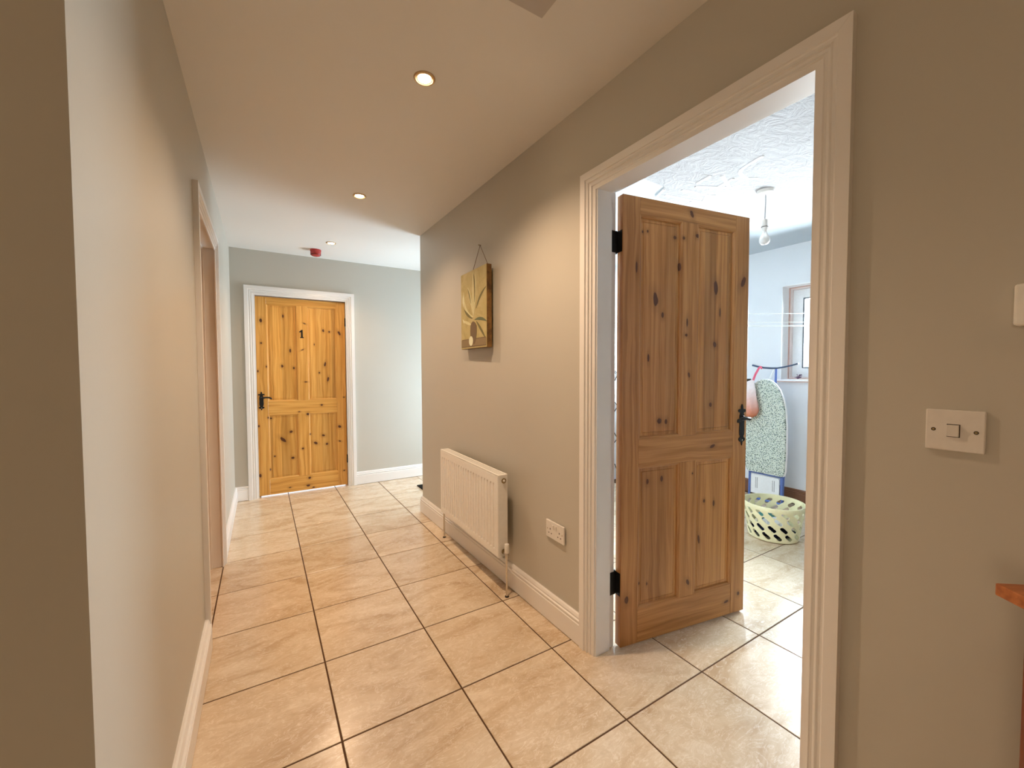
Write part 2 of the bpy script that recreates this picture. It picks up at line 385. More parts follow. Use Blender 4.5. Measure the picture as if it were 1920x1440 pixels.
# loft hatch
hp = empty('loft_hatch', (0.0, 0.0, H)); tag(hp, 'flat brownish loft hatch panel in the ceiling at the top of the photo', 'hatch')
box(-0.06, 0.618, -0.56, 0.131, -0.006, 0).build('frame', M_CEIL, hp)
box(-0.05, 0.610, -0.55, 0.122, -0.010, -0.006).build('panel', M_HATCH, hp, bevel=0.001)

# ---- skirting
SKP = [(0, 0.004), (0.018, 0.004), (0.018, 0.098), (0.0145, 0.101), (0.0145, 0.108), (0.0175, 0.111), (0.0175, 0.116), (0.012, 0.120), (0.012, 0.125), (0.0135, 0.128), (0.009, 0.140), (0.005, 0.143), (0, 0.143)]
def baseboard(name, a, b, nrm, label, mat=None, t=1.0, h=1.0, ma=0, mb=0):
    """a, b on the wall line, nrm points into the room; ma/mb: mitre sign"""
    a, b, n = Vector((*a, 0)), Vector((*b, 0)), Vector((*nrm, 0)); d = (b-a).normalized(); m = MB()
    A = [a+n*(p*t)+Vector((0, 0, q*h))+d*(p*t*ma) for p, q in SKP]; B = [b+n*(p*t)+Vector((0, 0, q*h))+d*(p*t*mb) for p, q in SKP]
    m.strip(A, B, SKP); o = m.build(name, mat or M_TRIM); tag(o, label, 'skirting', kind='structure'); return o
baseboard('baseboard_right', (RW(0.388), 0.388), (RW(YC), YC+0.0), (-1, 0), 'white moulded skirting board below the radiator', mb=1, t=1.05)
baseboard('baseboard_corner', (RW(YC), YC), (2.8, YC), (0, 1), 'white skirting board round the wall end', ma=-1)
baseboard('baseboard_near', (1.03, -3.2), (1.03, -0.590), (-1, 0), 'white skirting board right of the doorway')
baseboard('baseboard_end', (XL, YE), (-0.345, YE), (0, -1), 'short white skirting board left of the numbered door', ma=1)
baseboard('baseboard_end', (0.668, YE), (2.8, YE), (0, -1), 'white skirting board right of the numbered door')
baseboard('baseboard_left', (XL, 2.30), (XL, YE), (1, 0), 'white skirting board beyond the left doorway', mb=-1)
baseboard('baseboard_left', (XL, -0.122), (XL, 1.268), (1, 0), 'white skirting board along the near left wall', t=1.35)
baseboard('baseboard_utility', (XB, -1.95), (XB, YC-0.13), (-1, 0), 'brown wooden skirting board in the utility room', M_BROWNSK, h=0.95)

# ---- door casings and linings; local frame: x along the wall, -y out of the wall, z up
def casing(parent, x0, x1, z1, w, th=0.021):
    """x0..x1, z1 outer edges"""
    pr = [(0, 0), (0, -th), (0.36*w, -th), (0.375*w, -th*0.74), (0.42*w, -th*0.62), (0.50*w, -th*0.66), (0.54*w, -th*0.80), (0.565*w, -th*0.82), (0.58*w, -th*0.50), (0.66*w, -th*0.42),
          (0.72*w, -th*0.50), (0.75*w, -th*0.62), (0.775*w, -th*0.62), (0.79*w, -th*0.34), (0.97*w, -th*0.30), (w, -th*0.3), (w, 0)]
    m = MB(); m.strip([(x0+d, y, 0) for d, y in pr], [(x0+d, y, z1-d) for d, y in pr], pr); m.build('casing', M_TRIM, parent)
    m = MB(); m.strip([(x1-d, y, 0) for d, y in pr], [(x1-d, y, z1-d) for d, y in pr], pr); m.build('casing', M_TRIM, parent)
    m = MB(); m.strip([(x0+d+0.0004, y, z1-d) for d, y in pr], [(x1-d-0.0004, y, z1-d) for d, y in pr], pr); m.build('casing_head', M_TRIM, parent)
def lining(parent, x0, x1, z1, depth, stop0, stop1, t=0.022, s=0.012, over=0.0):
    """clear opening x0..x1 x z1; the stop is the thicker band between stop0 and stop1"""
    for a, b in ((x0-t, x0-s), (x1+s, x1+t)): box(a, b, 0, depth, 0, z1+s).build('jamb_lining', M_TRIM, parent, bevel=0.0015)
    box(x0-t, x1+t, 0, depth, z1+s, z1+t).build('head_lining', M_TRIM, parent, bevel=0.0015)
    for a, b in ((x0-s, x0+over), (x1-over, x1+s)): box(a, b, stop0, stop1, 0, z1).build('door_stop', M_TRIM, parent, bevel=0.001)
    box(x0-s, x1+s, stop0, stop1, z1-over, z1+s).build('door_stop', M_TRIM, parent, bevel=0.001)

# laundry doorway (right wall): local x = 0.300 - y
tr2 = empty('trim_2', (1.03, 0.300, 0), -PI/2); tag(tr2, 'white moulded door frame of the open doorway on the right', 'door frame', kind='structure')
casing(tr2, -0.090, 0.890, 2.131, 0.083)
lining(tr2, 0.0, 0.812, 2.050, 0.12, 0.0, 0.085)
# far doorway
tr1 = empty('trim_1', (-0.2595, YE, 0), 0); tag(tr1, 'white moulded door frame round the numbered pine door', 'door frame', kind='structure')
casing(tr1, -0.0835, 0.9275, 2.106, 0.088)
lining(tr1, 0.004, 0.840, 2.020, 0.14, 0.0745, 0.095, t=0.020, s=0.010, over=0.016)
# left doorway: local x = y - 1.345
tr3 = empty('trim_3', (XL, 1.345, 0), PI/2); tag(tr3, 'white door frame of the doorway in the left wall', 'door frame', kind='structure')
casing(tr3, -0.076, 0.926, 2.118, 0.079)
lining(tr3, 0.003, 0.848, 2.039, 0.13, 0.055, 0.0875, t=0.020, s=0.010)

# ------------------------------------------------------------------ pine doors
def moulding_ring(x0, x1, a, b, prof, MV, MHz, e):
    m = MB().rect_ring(x0, x1, a, b, prof); m.mi = [1 if (i % 4) in (0, 2) else 0 for i in range(len(m.f))]; m.build('panel_moulding', [MV, MHz], e)
def door_parts(e, Wd, Hd, T, stile, m0, m1, rails, MV, MHz, MP, zb=0.008, label=None):
    zb0 = zb
    box(0, stile, 0, T, zb0, Hd).build('stile', MV, e, bevel=0.0012)
    box(Wd-stile, Wd, 0, T, zb0, Hd).build('stile', MV, e, bevel=0.0012)
    g = 0.0006
    for a, b in rails: box(stile+g, Wd-stile-g, 0.0004, T-0.0004, a, b).build('rail', MHz, e, bevel=0.0010)
    gaps = [(rails[0][1], rails[1][0]), (rails[1][1], rails[2][0])]
    for a, b in gaps:
        box(m0, m1, 0.0003, T-0.0003, a+g, b-g).build('muntin', MV, e, bevel=0.0010)
        for x0, x1 in ((stile, m0), (m1, Wd-stile)):
            # panel: thin margin, groove and a raised field, on both faces
            m = MB(); q = 0.010
            def face(sg):
                yy = (lambda v: v) if sg > 0 else (lambda v: T-v)
                prof = [(0.002, yy(0.0145)), (0.026, yy(0.0125)), (0.0275, yy(0.0145)), (0.030, yy(0.0115))]
                vs = []
                for d, y in prof: vs += [(x0+d, y, a+d), (x1-d, y, a+d), (x1-d, y, b-d), (x0+d, y, b-d)]
                n = len(prof); m.add(vs, [(i*4+k, i*4+(k+1) % 4, (i+1)*4+(k+1) % 4, (i+1)*4+k) for i in range(n-1) for k in range(4)]+[tuple((n-1)*4+k for k in range(4))])
            face(1); face(-1); m.build('panel', MP, e)
            mo = [(0, 0.0015), (0.003, 0.0015), (0.006, 0.0045), (0.010, 0.0060), (0.013, 0.0115), (0.013, 0.0145), (0, 0.0145)]
            moulding_ring(x0, x1, a, b, mo, MV, MHz, e); moulding_ring(x0, x1, a, b, [(d, T-y) for d, y in mo], MV, MHz, e)
def fleur(cx, zc, h, w):
    """outline of an ornate iron lock plate"""
    half = [(0.0, -1.0), (0.16, -0.90), (0.20, -0.80), (0.55, -0.80), (0.85, -0.72), (0.80, -0.62), (0.50, -0.60), (0.42, -0.54), (0.62, -0.46), (0.66, -0.25), (0.60, 0.0), (0.66, 0.25), (0.62, 0.46),
            (0.42, 0.54), (0.50, 0.60), (0.92, 0.62), (1.0, 0.70), (0.80, 0.76), (0.45, 0.74), (0.24, 0.80), (0.26, 0.88), (0.12, 0.96), (0.0, 1.0)]
    pts = [(cx+x*w/2, zc+z*h/2) for x, z in half]+[(cx-x*w/2, zc+z*h/2) for x, z in reversed(half[1:-1])]
    return pts
def lock_set(e, cx, zc, h, w, y, sgn, ly, out):
    """plate on the face at depth y facing direction out (-1 front); lever runs towards sgn*x"""
    p = MB().prism(fleur(cx, zc, h, w), y, y+out*0.005).build('lock_plate', M_BLACK, e, bevel=0.0008, seg=1)
    z = zc+h*0.17
    m = MB(); m.lathe([(0.013, 0), (0.013, out*0.010), (0.009, out*0.014), (0.008, out*ly*0.9)], cx, y, z, 14, 'y')
    L = 0.088; Y = y+out*ly
    m.tube([(cx, y+out*0.02, z), (cx, Y-out*0.006, z), (cx+sgn*0.008, Y, z), (cx+sgn*L*0.4, Y+out*0.004, z+0.004), (cx+sgn*L*0.75, Y+out*0.002, z+0.003), (cx+sgn*L*0.93, Y-out*0.002, z-0.006), (cx+sgn*L, Y-out*0.002, z-0.014)],
           [0.0085, 0.0085, 0.0095, 0.0075, 0.0085, 0.0085, 0.005], 10)
    m.build('lever', M_BLACK, p, smooth=True)
    MB().prism(circ(cx, zc-h*0.22, 0.006, 10), y+out*0.005, y+out*0.0065).build('keyhole_cover', M_BLACK, p)
    MB().lathe([(0.0035, out*0.005), (0.0035, out*0.007), (0.001, out*0.0078)], cx, y, zc-h*0.36, 8, 'y').build('screw', M_CHROME, p)

# --- door_2: the open leaf of the utility room
ang = math.atan2(0.148-0.275, 1.928-1.156)
d2 = empty('door_2', (1.156, 0.275, 0.0), ang); tag(d2, 'knotty pine four-panel door standing open into the utility room', 'door', kind='structure')
K2 = [(0.398,2.010,.009,.017,.5),(0.075,1.735,.005,.022,0),(0.118,1.90,.004,.006,0),(0.145,1.905,.005,.007,0),(0.305,1.895,.009,.007,0),(0.350,1.895,.007,.007,0),(0.435,1.915,.010,.009,0),
      (0.330,1.76,.007,.018,0),(0.195,1.60,.014,.030,0.15),(0.236,1.53,.007,.013,0),(0.375,1.50,.005,.022,0),(0.370,1.44,.009,.008,0),(0.570,1.68,.013,.028,0.1),(0.745,1.72,.012,.026,-.5),(0.565,1.40,.010,.012,.5),
      (0.390,1.25,.006,.011,.3),(0.545,1.10,.010,.011,0.3),(0.222,1.035,.011,.011,0),(0.262,1.03,.008,.012,0),(0.155,1.33,.005,.016,0),(0.600,1.56,.004,.020,0),(0.55,0.895,.016,.007,0.3),
      (0.157,0.755,.007,.013,0),(0.240,0.760,.007,.013,0),(0.510,0.62,.006,.008,0),(0.575,0.60,.006,.013,0),(0.478,0.43,.006,.022,0.1),(0.398,0.235,.008,.015,.5),(0.158,0.27,.004,.008,0),(0.112,0.28,.004,.006,0),
      (0.034,0.225,.011,.016,0),(0.745,0.105,.009,.010,0.4),(0.66,0.08,.014,.006,0.2),(0.42,0.77,.004,.005,0)]
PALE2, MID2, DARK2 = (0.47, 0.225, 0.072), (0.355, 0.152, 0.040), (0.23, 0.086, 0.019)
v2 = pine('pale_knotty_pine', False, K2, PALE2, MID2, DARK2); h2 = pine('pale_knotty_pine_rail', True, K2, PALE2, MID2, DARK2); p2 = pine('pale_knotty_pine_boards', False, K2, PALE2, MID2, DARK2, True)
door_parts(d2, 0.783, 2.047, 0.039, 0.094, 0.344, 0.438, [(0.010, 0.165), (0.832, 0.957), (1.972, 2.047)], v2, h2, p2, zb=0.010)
lock_set(d2, 0.748, 0.990, 0.215, 0.052, 0.0, -1, 0.052, -1)
lock_set(d2, 0.748, 0.990, 0.215, 0.052, 0.039, -1, 0.052, 1)
# rim of the mortice lock faceplate
box(0.7828, 0.7842, 0.010, 0.030, 0.90, 1.06).build('lock_faceplate', M_BRASS, d2)
def hinge(zc, h=0.095):
    # one leaf on the door edge, one on the jamb, knuckle between (in door-local coordinates)
    hg = MB(); hg.box(-0.0016, 0.0002, 0.004, 0.040, zc-h/2, zc+h/2); hg.lathe([(0.0055, -h/2-0.003), (0.0055, h/2+0.003)], -0.004, 0.044, zc, 12)
    o = hg.build('hinge', M_BLACK, d2)
    inv = Matrix.Rotation(-ang, 4, 'Z')
    def loc(wx, wy): v = inv @ Vector((wx-1.156, wy-0.275, 0)); return v.x, v.y
    q = [loc(1.121, 0.3115), loc(1.157, 0.3115), loc(1.157, 0.3095), loc(1.121, 0.3095)]
    MB().prism(q, zc-h/2, zc+h/2, 'z').build('hinge_leaf', M_BLACK, o)
hinge(1.846); hinge(0.298, 0.105)

# --- door_1: numbered door at the end of the corridor
K1 = [(0.045,1.775,.012,.018,.1),(0.045,1.55,.008,.008,0),(0.24,1.83,.006,.014,0),(0.30,1.48,.007,.018,0),(0.225,1.32,.010,.014,.1),(0.33,1.30,.009,.012,.1),(0.085,1.315,.005,.010,0),(0.435,1.765,.013,.005,-.4),(0.41,1.49,.015,.005,.5),
      (0.615,1.70,.009,.014,.2),(0.675,1.69,.009,.009,0),(0.77,1.68,.010,.022,.5),(0.525,1.55,.004,.010,0),(0.625,1.34,.008,.020,-.2),(0.57,1.25,.007,.010,0),(0.44,1.155,.014,.005,0),(0.655,1.18,.008,.020,-.2),
      (0.585,0.905,.010,.009,0),(0.37,0.845,.010,.005,0),(0.45,0.815,.012,.013,0),(0.115,0.79,.010,.008,0),(0.09,0.80,.006,.008,0),(0.295,0.64,.015,.012,.4),(0.215,0.565,.013,.030,.75),(0.60,0.575,.015,.012,-.4),(0.47,0.60,.007,.007,0),
      (0.52,0.50,.020,.012,-.5),(0.63,0.48,.012,.010,.3),(0.395,0.455,.010,.009,.2),(0.14,0.40,.007,.007,0),(0.305,0.365,.014,.012,0),(0.10,0.27,.006,.010,0),(0.010,0.22,.010,.015,0),(0.455,0.135,.013,.011,.3),(0.44,0.055,.018,.010,0),
      (0.49,0.03,.012,.006,0),(0.76,0.66,.016,.012,-.5),(0.76,0.50,.013,.006,-.3),(0.80,0.17,.010,.007,0),(0.81,0.98,.008,.006,0),(0.27,0.06,.012,.005,0),(0.008,0.72,.006,.009,0),(0.012,1.27,.006,.014,0)]
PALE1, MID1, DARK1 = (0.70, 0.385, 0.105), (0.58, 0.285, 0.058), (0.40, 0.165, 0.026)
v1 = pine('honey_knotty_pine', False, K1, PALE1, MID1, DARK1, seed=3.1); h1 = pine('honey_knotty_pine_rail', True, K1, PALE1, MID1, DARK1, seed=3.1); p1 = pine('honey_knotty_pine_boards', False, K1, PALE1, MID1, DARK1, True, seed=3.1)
d1 = empty('door_1', (-0.2535, YE+0.033, 0), 0); tag(d1, 'closed honey pine four-panel door with a black number 1', 'door', kind='structure')
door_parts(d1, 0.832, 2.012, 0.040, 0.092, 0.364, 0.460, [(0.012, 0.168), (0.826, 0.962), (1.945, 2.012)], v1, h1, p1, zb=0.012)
lock_set(d1, 0.036, 0.970, 0.190, 0.058, 0.0, 1, 0.045, -1)
num = [(-.012,-.042),(.024,-.042),(.024,-.034),(.014,-.032),(.014,.043),(.004,.043),(-.020,.024),(-.020,.014),(-.002,.020),(-.002,-.032),(-.012,-.034)]
MB().prism([(0.404+x*0.95, 1.655+z) for x, z in num], -0.004, 0.0).build('door_number', M_BLACK, d1)
for zc in (1.80, 0.30): MB().lathe([(0.006, -0.045), (0.006, 0.045)], 0.833, -0.004, zc, 10).build('hinge', M_BLACK, d1)

# --- door_3: closed pine door deep in the left doorway
d3 = empty('door_3', (XL-0.088, 1.345, 0), PI/2); tag(d3, 'closed pine door set deep in the left doorway', 'door', kind='structure')
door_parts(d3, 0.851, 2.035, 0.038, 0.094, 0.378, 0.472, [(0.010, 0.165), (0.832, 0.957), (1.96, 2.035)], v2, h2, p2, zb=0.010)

# --- glazed door frame at the end of the passage, its daylight reaches the corridor
d4 = empty('door_4', (2.90, 3.66, 0), -PI/2); tag(d4, 'white glazed outer door at the end of the passage', 'door', kind='structure')
for a, b, c, d in ((0, 0.08, 0, 2.08), (0.96, 1.04, 0, 2.08)): box(a, b, 0, 0.05, c, d).build('stile', M_PVC, d4)
for a, b in ((0, 0.12), (2.0, 2.08)): box(0.08, 0.96, 0, 0.05, a, b).build('rail', M_PVC, d4)
box(0.08, 0.96, 0.022, 0.028, 0.12, 2.0).build('pane', M_GLASS, d4)

# ------------------------------------------------------------------ utility room window
def ringbox(x0, x1, z0, z1, w, y0, y1, name, mat, parent):
    return MB().rect_ring(x0, x1, z0, z1, [(0, y0), (w, y0), (w, y1), (0, y1)]).build(name, mat, parent)
def window(name, ytop, WW, lights, label):
    w1 = empty(name, (XB, ytop, 1.165), -PI/2); tag(w1, label, 'window', kind='structure'); WH = 0.907
    for a, b, c, d in ((0, 0.004, 0, WH), (WW-0.004, WW, 0, WH)): box(a, b, 0, 0.17, c, d).build('reveal', M_WHITEU, w1)
    box(0.004, WW-0.004, 0, 0.17, WH-0.004, WH).build('reveal', M_WHITEU, w1)
    ringbox(0.004, WW-0.004, 0.012, WH-0.004, 0.006, 0.125, 0.17, 'plaster_edge', M_FOAM, w1)
    ringbox(0.010, WW-0.010, 0.018, WH-0.010, 0.016, 0.14, 0.17, 'filler_strip', M_FILL, w1)
    ringbox(0.016, WW-0.016, 0.018, WH-0.012, 0.055, 0.17, 0.23, 'window_frame', M_PVC, w1)
    for x0, x1 in lights:
        sh = ringbox(x0, x1, 0.073, WH-0.067, 0.045, 0.155, 0.215, 'sash', M_PVC, w1)
        ringbox(x0+0.045, x1-0.045, 0.118, WH-0.112, 0.010, 0.158, 0.20, 'seal', M_SEAL, sh)
        box(x0+0.053, x1-0.053, 0.180, 0.186, 0.126, WH-0.12).build('pane', M_GLASS, sh)
    for (a, b), (c, d) in zip(lights, lights[1:]): box(b, c, 0.165, 0.225, 0.05, WH-0.04).build('mullion', M_PVC, w1)
    box(-0.03, WW+0.03, -0.035, 0.17, -0.006, 0.012).build('window_sill', M_WHITEU, w1, bevel=0.003)
    box(-0.03, WW+0.03, -0.030, -0.002, -0.014, -0.006).build('sill_edge', M_FOAM, w1)
window('window_1', 1.012, 1.232, [(0.071, 0.60), (0.64, 1.161)], 'white framed utility room window with grey seals')
window('window_added', 2.13, 0.68, [(0.071, 0.609)], 'window added unseen behind the open door to brighten the utility room')  # invented opening that lets extra fill into the utility room

# ------------------------------------------------------------------ downlights
dl_lab = {0: 'nearest ceiling downlight, glowing warm in front of the open doorway', 1: 'second ceiling downlight, glowing over the middle of the corridor', 2: 'farthest ceiling downlight, just before the red alarm'}
DL = [(0.376, 0.607), (0.379, 1.909), (0.364, 3.120)]
HALL_FILL = [(0.35, -2.1), (-1.3, -2.2)]  # unseen lamps added behind the camera as weak warm fill
def downlight(x, y, k):
    e = empty('downlight', (x, y, H)); tag(e, dl_lab.get(k) or {3: 'unseen fill downlight added behind the camera near the right wall', 4: 'unseen fill downlight added behind the camera near the hall side'}[k], 'downlight', 'ceiling downlights')
    MB().lathe([(0.034, 0), (0.043, 0), (0.0435, -0.002), (0.040, -0.0055), (0.034, -0.006), (0.0325, -0.003)], seg=36, closed=True).build('bezel', M_RING, e, smooth=True)
    MB().lathe([(0.033, -0.0008), (0.029, -0.0015), (0.0, -0.0015)], seg=28).build('reflector', M_RING, e)
    MB().lathe([(0.0, -0.0016), (0.027, -0.0016), (0.027, -0.003), (0.021, -0.0045), (0.0, -0.005)], seg=24).build('lamp_lens', M_LAMP, e, smooth=True)
    d = bpy.data.lights.new('downlight_beam', 'SPOT'); d.energy = SPOT_W*(1.0, 0.58, 0.50, 0.14, 0.08)[k]; d.color = WARM; d.spot_size = rad(134); d.spot_blend = 0.75; d.shadow_soft_size = 0.022
    o = bpy.data.objects.new('downlight_beam', d); COL.objects.link(o); o.parent = e; o.location = (0, 0, -0.010)
    return e
for k, (x, y) in enumerate(DL+HALL_FILL): downlight(x, y, k)

# ------------------------------------------------------------------ fire alarm
fa = empty('fire_alarm', (0.266, 3.435, H)); tag(fa, 'small red round fire alarm sounder on the ceiling before the end wall', 'alarm')
MB().lathe([(0.050, 0), (0.050, -0.012), (0.047, -0.014), (0, -0.014)], seg=32).build('base', M_RED, fa, smooth=True)
MB().lathe([(0.047, -0.012), (0.048, -0.030), (0.046, -0.046), (0.038, -0.058), (0.025, -0.062), (0, -0.062)], seg=32).build('sounder', M_RED, fa, smooth=True)
MB().lathe([(0.0455, -0.047), (0.0475, -0.047), (0.0475, -0.050), (0.0450, -0.050)], seg=32, closed=True).build('rim', M_DARK, fa)

# ------------------------------------------------------------------ radiator (local: x = 1.845 - y, y into the wall)
def radiator():
    y0, y1 = 0.955, 1.845; L = y1-y0
    e = empty('radiator', (RW(y1), y1, 0), -PI/2-SK); tag(e, 'cream ribbed steel radiator low on the right wall beside the doorway', 'radiator')
    f, b = -0.097, -0.035; z0, z1 = 0.218, 0.684
    # front pressed panel: flutes as geometry
    N = 22; m = MB(); ztop, zbot = z1-0.050, z0+0.036; pitch = (L-0.05)/N
    def prof(z, amp):
        out = [(0.0, f+0.004)]; out.append((0.004, f)); out.append((0.022, f))
        for k in range(N):
            a = 0.025+k*pitch
            out += [(a+pitch*0.10, f), (a+pitch*0.26, f+amp), (a+pitch*0.48, f+amp), (a+pitch*0.64, f)]
        out += [(L-0.022, f), (L-0.004, f), (L, f+0.004)]
        return [(x, y, z) for x, y in out]
    rows = [prof(z0, 0), prof(zbot, 0), prof(zbot+0.011, 0.010), prof(ztop-0.011, 0.010), prof(ztop, 0), prof(z1-0.006, 0)]
    rows.append([(x, y+0.006, z1) for x, y, z in prof(z1, 0)])
    vs = [p for r_ in rows for p in r_]; n = len(rows[0])
    m.add(vs, [(i*n+k, i*n+k+1, (i+1)*n+k+1, (i+1)*n+k) for i in range(len(rows)-1) for k in range(n-1)])
    m.build('front_panel', M_CREAM, e)
    m = MB(); m.box(0.004, L-0.004, f+0.004, f+0.012, z0+0.002, z1-0.004); m.box(0.004, L-0.004, b-0.008, b, z0+0.002, z1-0.006); m.build('back_panel', M_CREAM, e)
    # convector fins between the panels
    fin = box(-0.0006, 0.0006, f+0.013, b-0.009, z0+0.02, z1-0.02).build('fin', M_CREAM, e, loc=(0.03, 0, 0))
    for k in range(1, 28):
        o = fin.copy(); COL.objects.link(o); o.parent = e; o.location = (0.03+k*(L-0.06)/27, 0, 0)
    # top grille: outer frame and slats
    g = MB(); g.rect_ring(0, L, 0, 0.062, [(0, -0.003), (0.011, -0.003), (0.011, 0.001), (0, 0.001)])
    g.v = [(x, f+z, z1+0.0-y*1.0) for x, y, z in g.v]; gr = g.build('top_grille', M_CREAM, e, bevel=0.001)
    sl = box(0.013, L-0.013, -0.0015, 0.0015, z1-0.004, z1+0.001).build('grille_slat', M_CREAM, gr, loc=(0, f+0.018, 0))
    for k in range(1, 5):
        o = sl.copy(); COL.objects.link(o); o.parent = gr; o.location = (0, f+0.018+k*0.0068, 0)
    box(0.012, L-0.012, f+0.012, b-0.010, z1-0.016, z1-0.014).build('grille_mesh', M_CREAM, gr)
    # side covers
    for x0, x1 in ((-0.002, 0.001), (L-0.001, L+0.002)): box(x0, x1, f+0.001, b, z0, z1+0.001).build('side_cover', M_CREAM, e, bevel=0.001)
    cx = L+0.002; cy = (f+b)/2+0.006
    pl = MB().lathe([(0.015, 0), (0.015, 0.003), (0.010, 0.005), (0, 0.005)], cx, cy, z1-0.032, 20, 'x').build('plug_recess', M_BRASS, e, smooth=True)
    MB().lathe([(0.007, 0.004), (0.007, 0.010), (0.003, 0.013), (0, 0.013)], cx, cy-0.002, z1-0.031, 14, 'x').build('bleed_valve', M_PLASTIC, e, smooth=True)
    MB().lathe([(0.015, 0), (0.015, 0.004), (0.009, 0.006), (0, 0.006)], cx, cy, z0+0.030, 20, 'x').build('plug_recess', M_BRASS, e, smooth=True)
    # right valve and pipe
    vx, vz = L+0.034, z0+0.028
    MB().tube([(cx+0.004, cy, vz-0.002), (vx, cy, vz-0.002)], 0.0095, 12).build('valve_tail', M_CHROME, e, smooth=True)
    v = MB().lathe([(0.010, -0.024), (0.010, -0.012), (0.013, -0.010), (0.013, 0.006), (0.011, 0.010)], vx, cy, vz, 14).build('valve_body', M_CHROME, e, smooth=True)
    MB().lathe([(0.0125, 0.004), (0.0135, 0.006), (0.0140, 0.050), (0.012, 0.055), (0, 0.056)], vx, cy, vz, 18).build('valve_cap', M_CREAM, v, smooth=True)
    MB().tube([(vx, cy, vz-0.02), (vx, cy, 0.0)], 0.0062, 12).build('pipe', M_CHROME, e, smooth=True)
    MB().lathe([(0.010, 0.0), (0.012, 0.001), (0.012, 0.004), (0.008, 0.006)], vx, cy, 0, 14).build('pipe_collar', M_DARK, e)
    # left valve and pipe
    vx = -0.030
    MB().tube([(-0.004, cy, vz), (vx, cy, vz)], 0.0095, 12).build('valve_tail', M_CHROME, e, smooth=True)
    MB().lathe([(0.010, -0.024), (0.013, -0.010), (0.0135, 0.045), (0, 0.050)], vx, cy, vz, 16).build('valve_cap', M_CREAM, e, smooth=True)
    MB().tube([(vx, cy, vz-0.02), (vx, cy, 0.0)], 0.0062, 12).build('pipe', M_CHROME, e, smooth=True)
    MB().lathe([(0.010, 0.0), (0.012, 0.001), (0.012, 0.004), (0.008, 0.006)], vx, cy, 0, 14).build('pipe_collar', M_DARK, e)
    # wall brackets
    for x in (0.10, L-0.10): box(x-0.015, x+0.015, b, -0.001, z0+0.06, z1-0.06).build('bracket', M_CREAM, e)
radiator()

# ------------------------------------------------------------------ switch, socket, thermostat
def plate(name, y0, y1, z0, z1, label, cat, th=0.009, group=None, skew=0.0):
    e = empty(name, (RW(max(y0, y1)) , y0, 0), -PI/2-skew); tag(e, label, cat, group)
    return e
sw = plate('light_switch', -0.734, -0.820, 1.105, 1.191, 'white single light switch plate right of the doorway', 'switch')
box(0, 0.087, -0.009, 0, 1.105, 1.191).build('faceplate', M_PLASTIC, sw, bevel=0.0022)
bx = MB(); bx.prism([(-0.0165, 1.160), (-0.0100, 1.160), (-0.0100, 1.136), (-0.0140, 1.136)], 0.0335, 0.0510, 'x')
bx.v = [(x, y, z) for x, y, z in bx.v]; bx.build('rocker', M_PLASTIC, sw, bevel=0.0006)
MB().rect_ring(0.0325, 0.052, 1.1345, 1.1615, [(0, -0.0093), (0.0012, -0.0093), (0.0012, -0.0089), (0, -0.0089)]).build('rocker_gap', M_DARK, sw)
for x, z in ((0.0125, 1.1485), (0.0745, 1.1475)):
    s_ = MB().lathe([(0.0037, -0.0094), (0.0037, -0.0088)], x, 0, z, 14, 'y').build('screw_recess', M_DARK, sw)
    MB().lathe([(0.0024, -0.0099), (0.0024, -0.0092)], x, 0, z, 10, 'y').build('screw', M_BRASS, s_)
ps = plate('power_socket', 0.655, 0.500, 0.43, 0.52, 'white double power socket between radiator and doorway', 'socket', skew=SK)
box(0, 0.147, -0.010, 0, 0.428, 0.515).build('faceplate', M_PLASTIC, ps, bevel=0.0022)
for cx in (0.036, 0.111):
    for dx, dz, w, h in ((0, 0.012, 0.0024, 0.0042), (-0.011, -0.009, 0.0036, 0.0022), (0.011, -0.009, 0.0036, 0.0022)):
        box(cx+dx-w, cx+dx+w, -0.0104, -0.0095, 0.462+dz-h, 0.462+dz+h).build('pin_hole', M_DARK, ps)
for cx in (0.0635, 0.0835):
    MB().prism([(-0.0145, 0.500), (-0.010, 0.500), (-0.010, 0.478), (-0.0115, 0.478)], cx-0.0055, cx+0.0055, 'x').build('rocker', M_PLASTIC, ps, bevel=0.0005)
for x in (0.0135, 0.1335): MB().lathe([(0.003, -0.0105), (0.003, -0.0096)], x, 0, 0.4715, 10, 'y').build('screw', M_BRASS, ps)
th = plate('thermostat', -0.853, -0.94, 1.355, 1.436, 'cream room thermostat box cut by the right edge of the photo', 'thermostat')
box(0, 0.085, -0.032, 0, 1.358, 1.436).build('body', M_CREAM, th, bevel=0.005, seg=3)
dial = MB().lathe([(0.017, -0.032), (0.017, -0.037), (0.015, -0.040), (0, -0.040)], 0.040, 0, 1.390, 24, 'y').build('dial', M_CREAM, th, smooth=True)
MB().lathe([(0.0195, -0.0324), (0.0195, -0.0316), (0.0172, -0.0316), (0.0172, -0.0324)], 0.040, 0, 1.390, 24, 'y', closed=True).build('dial_recess', M_DARK, th)
for a in range(-2, 9):
    t = rad(30*a-30); c, s_ = math.cos(t), math.sin(t); x, z = 0.040+0.024*c, 1.390+0.024*s_
    box(x-0.0018 if abs(c) > .5 else x-0.0005, x+0.0018 if abs(c) > .5 else x+0.0005, -0.0324, -0.0318, z-0.0005 if abs(c) > .5 else z-0.0018, z+0.0005 if abs(c) > .5 else z+0.0018).build('tick_mark', M_TWINE, th)

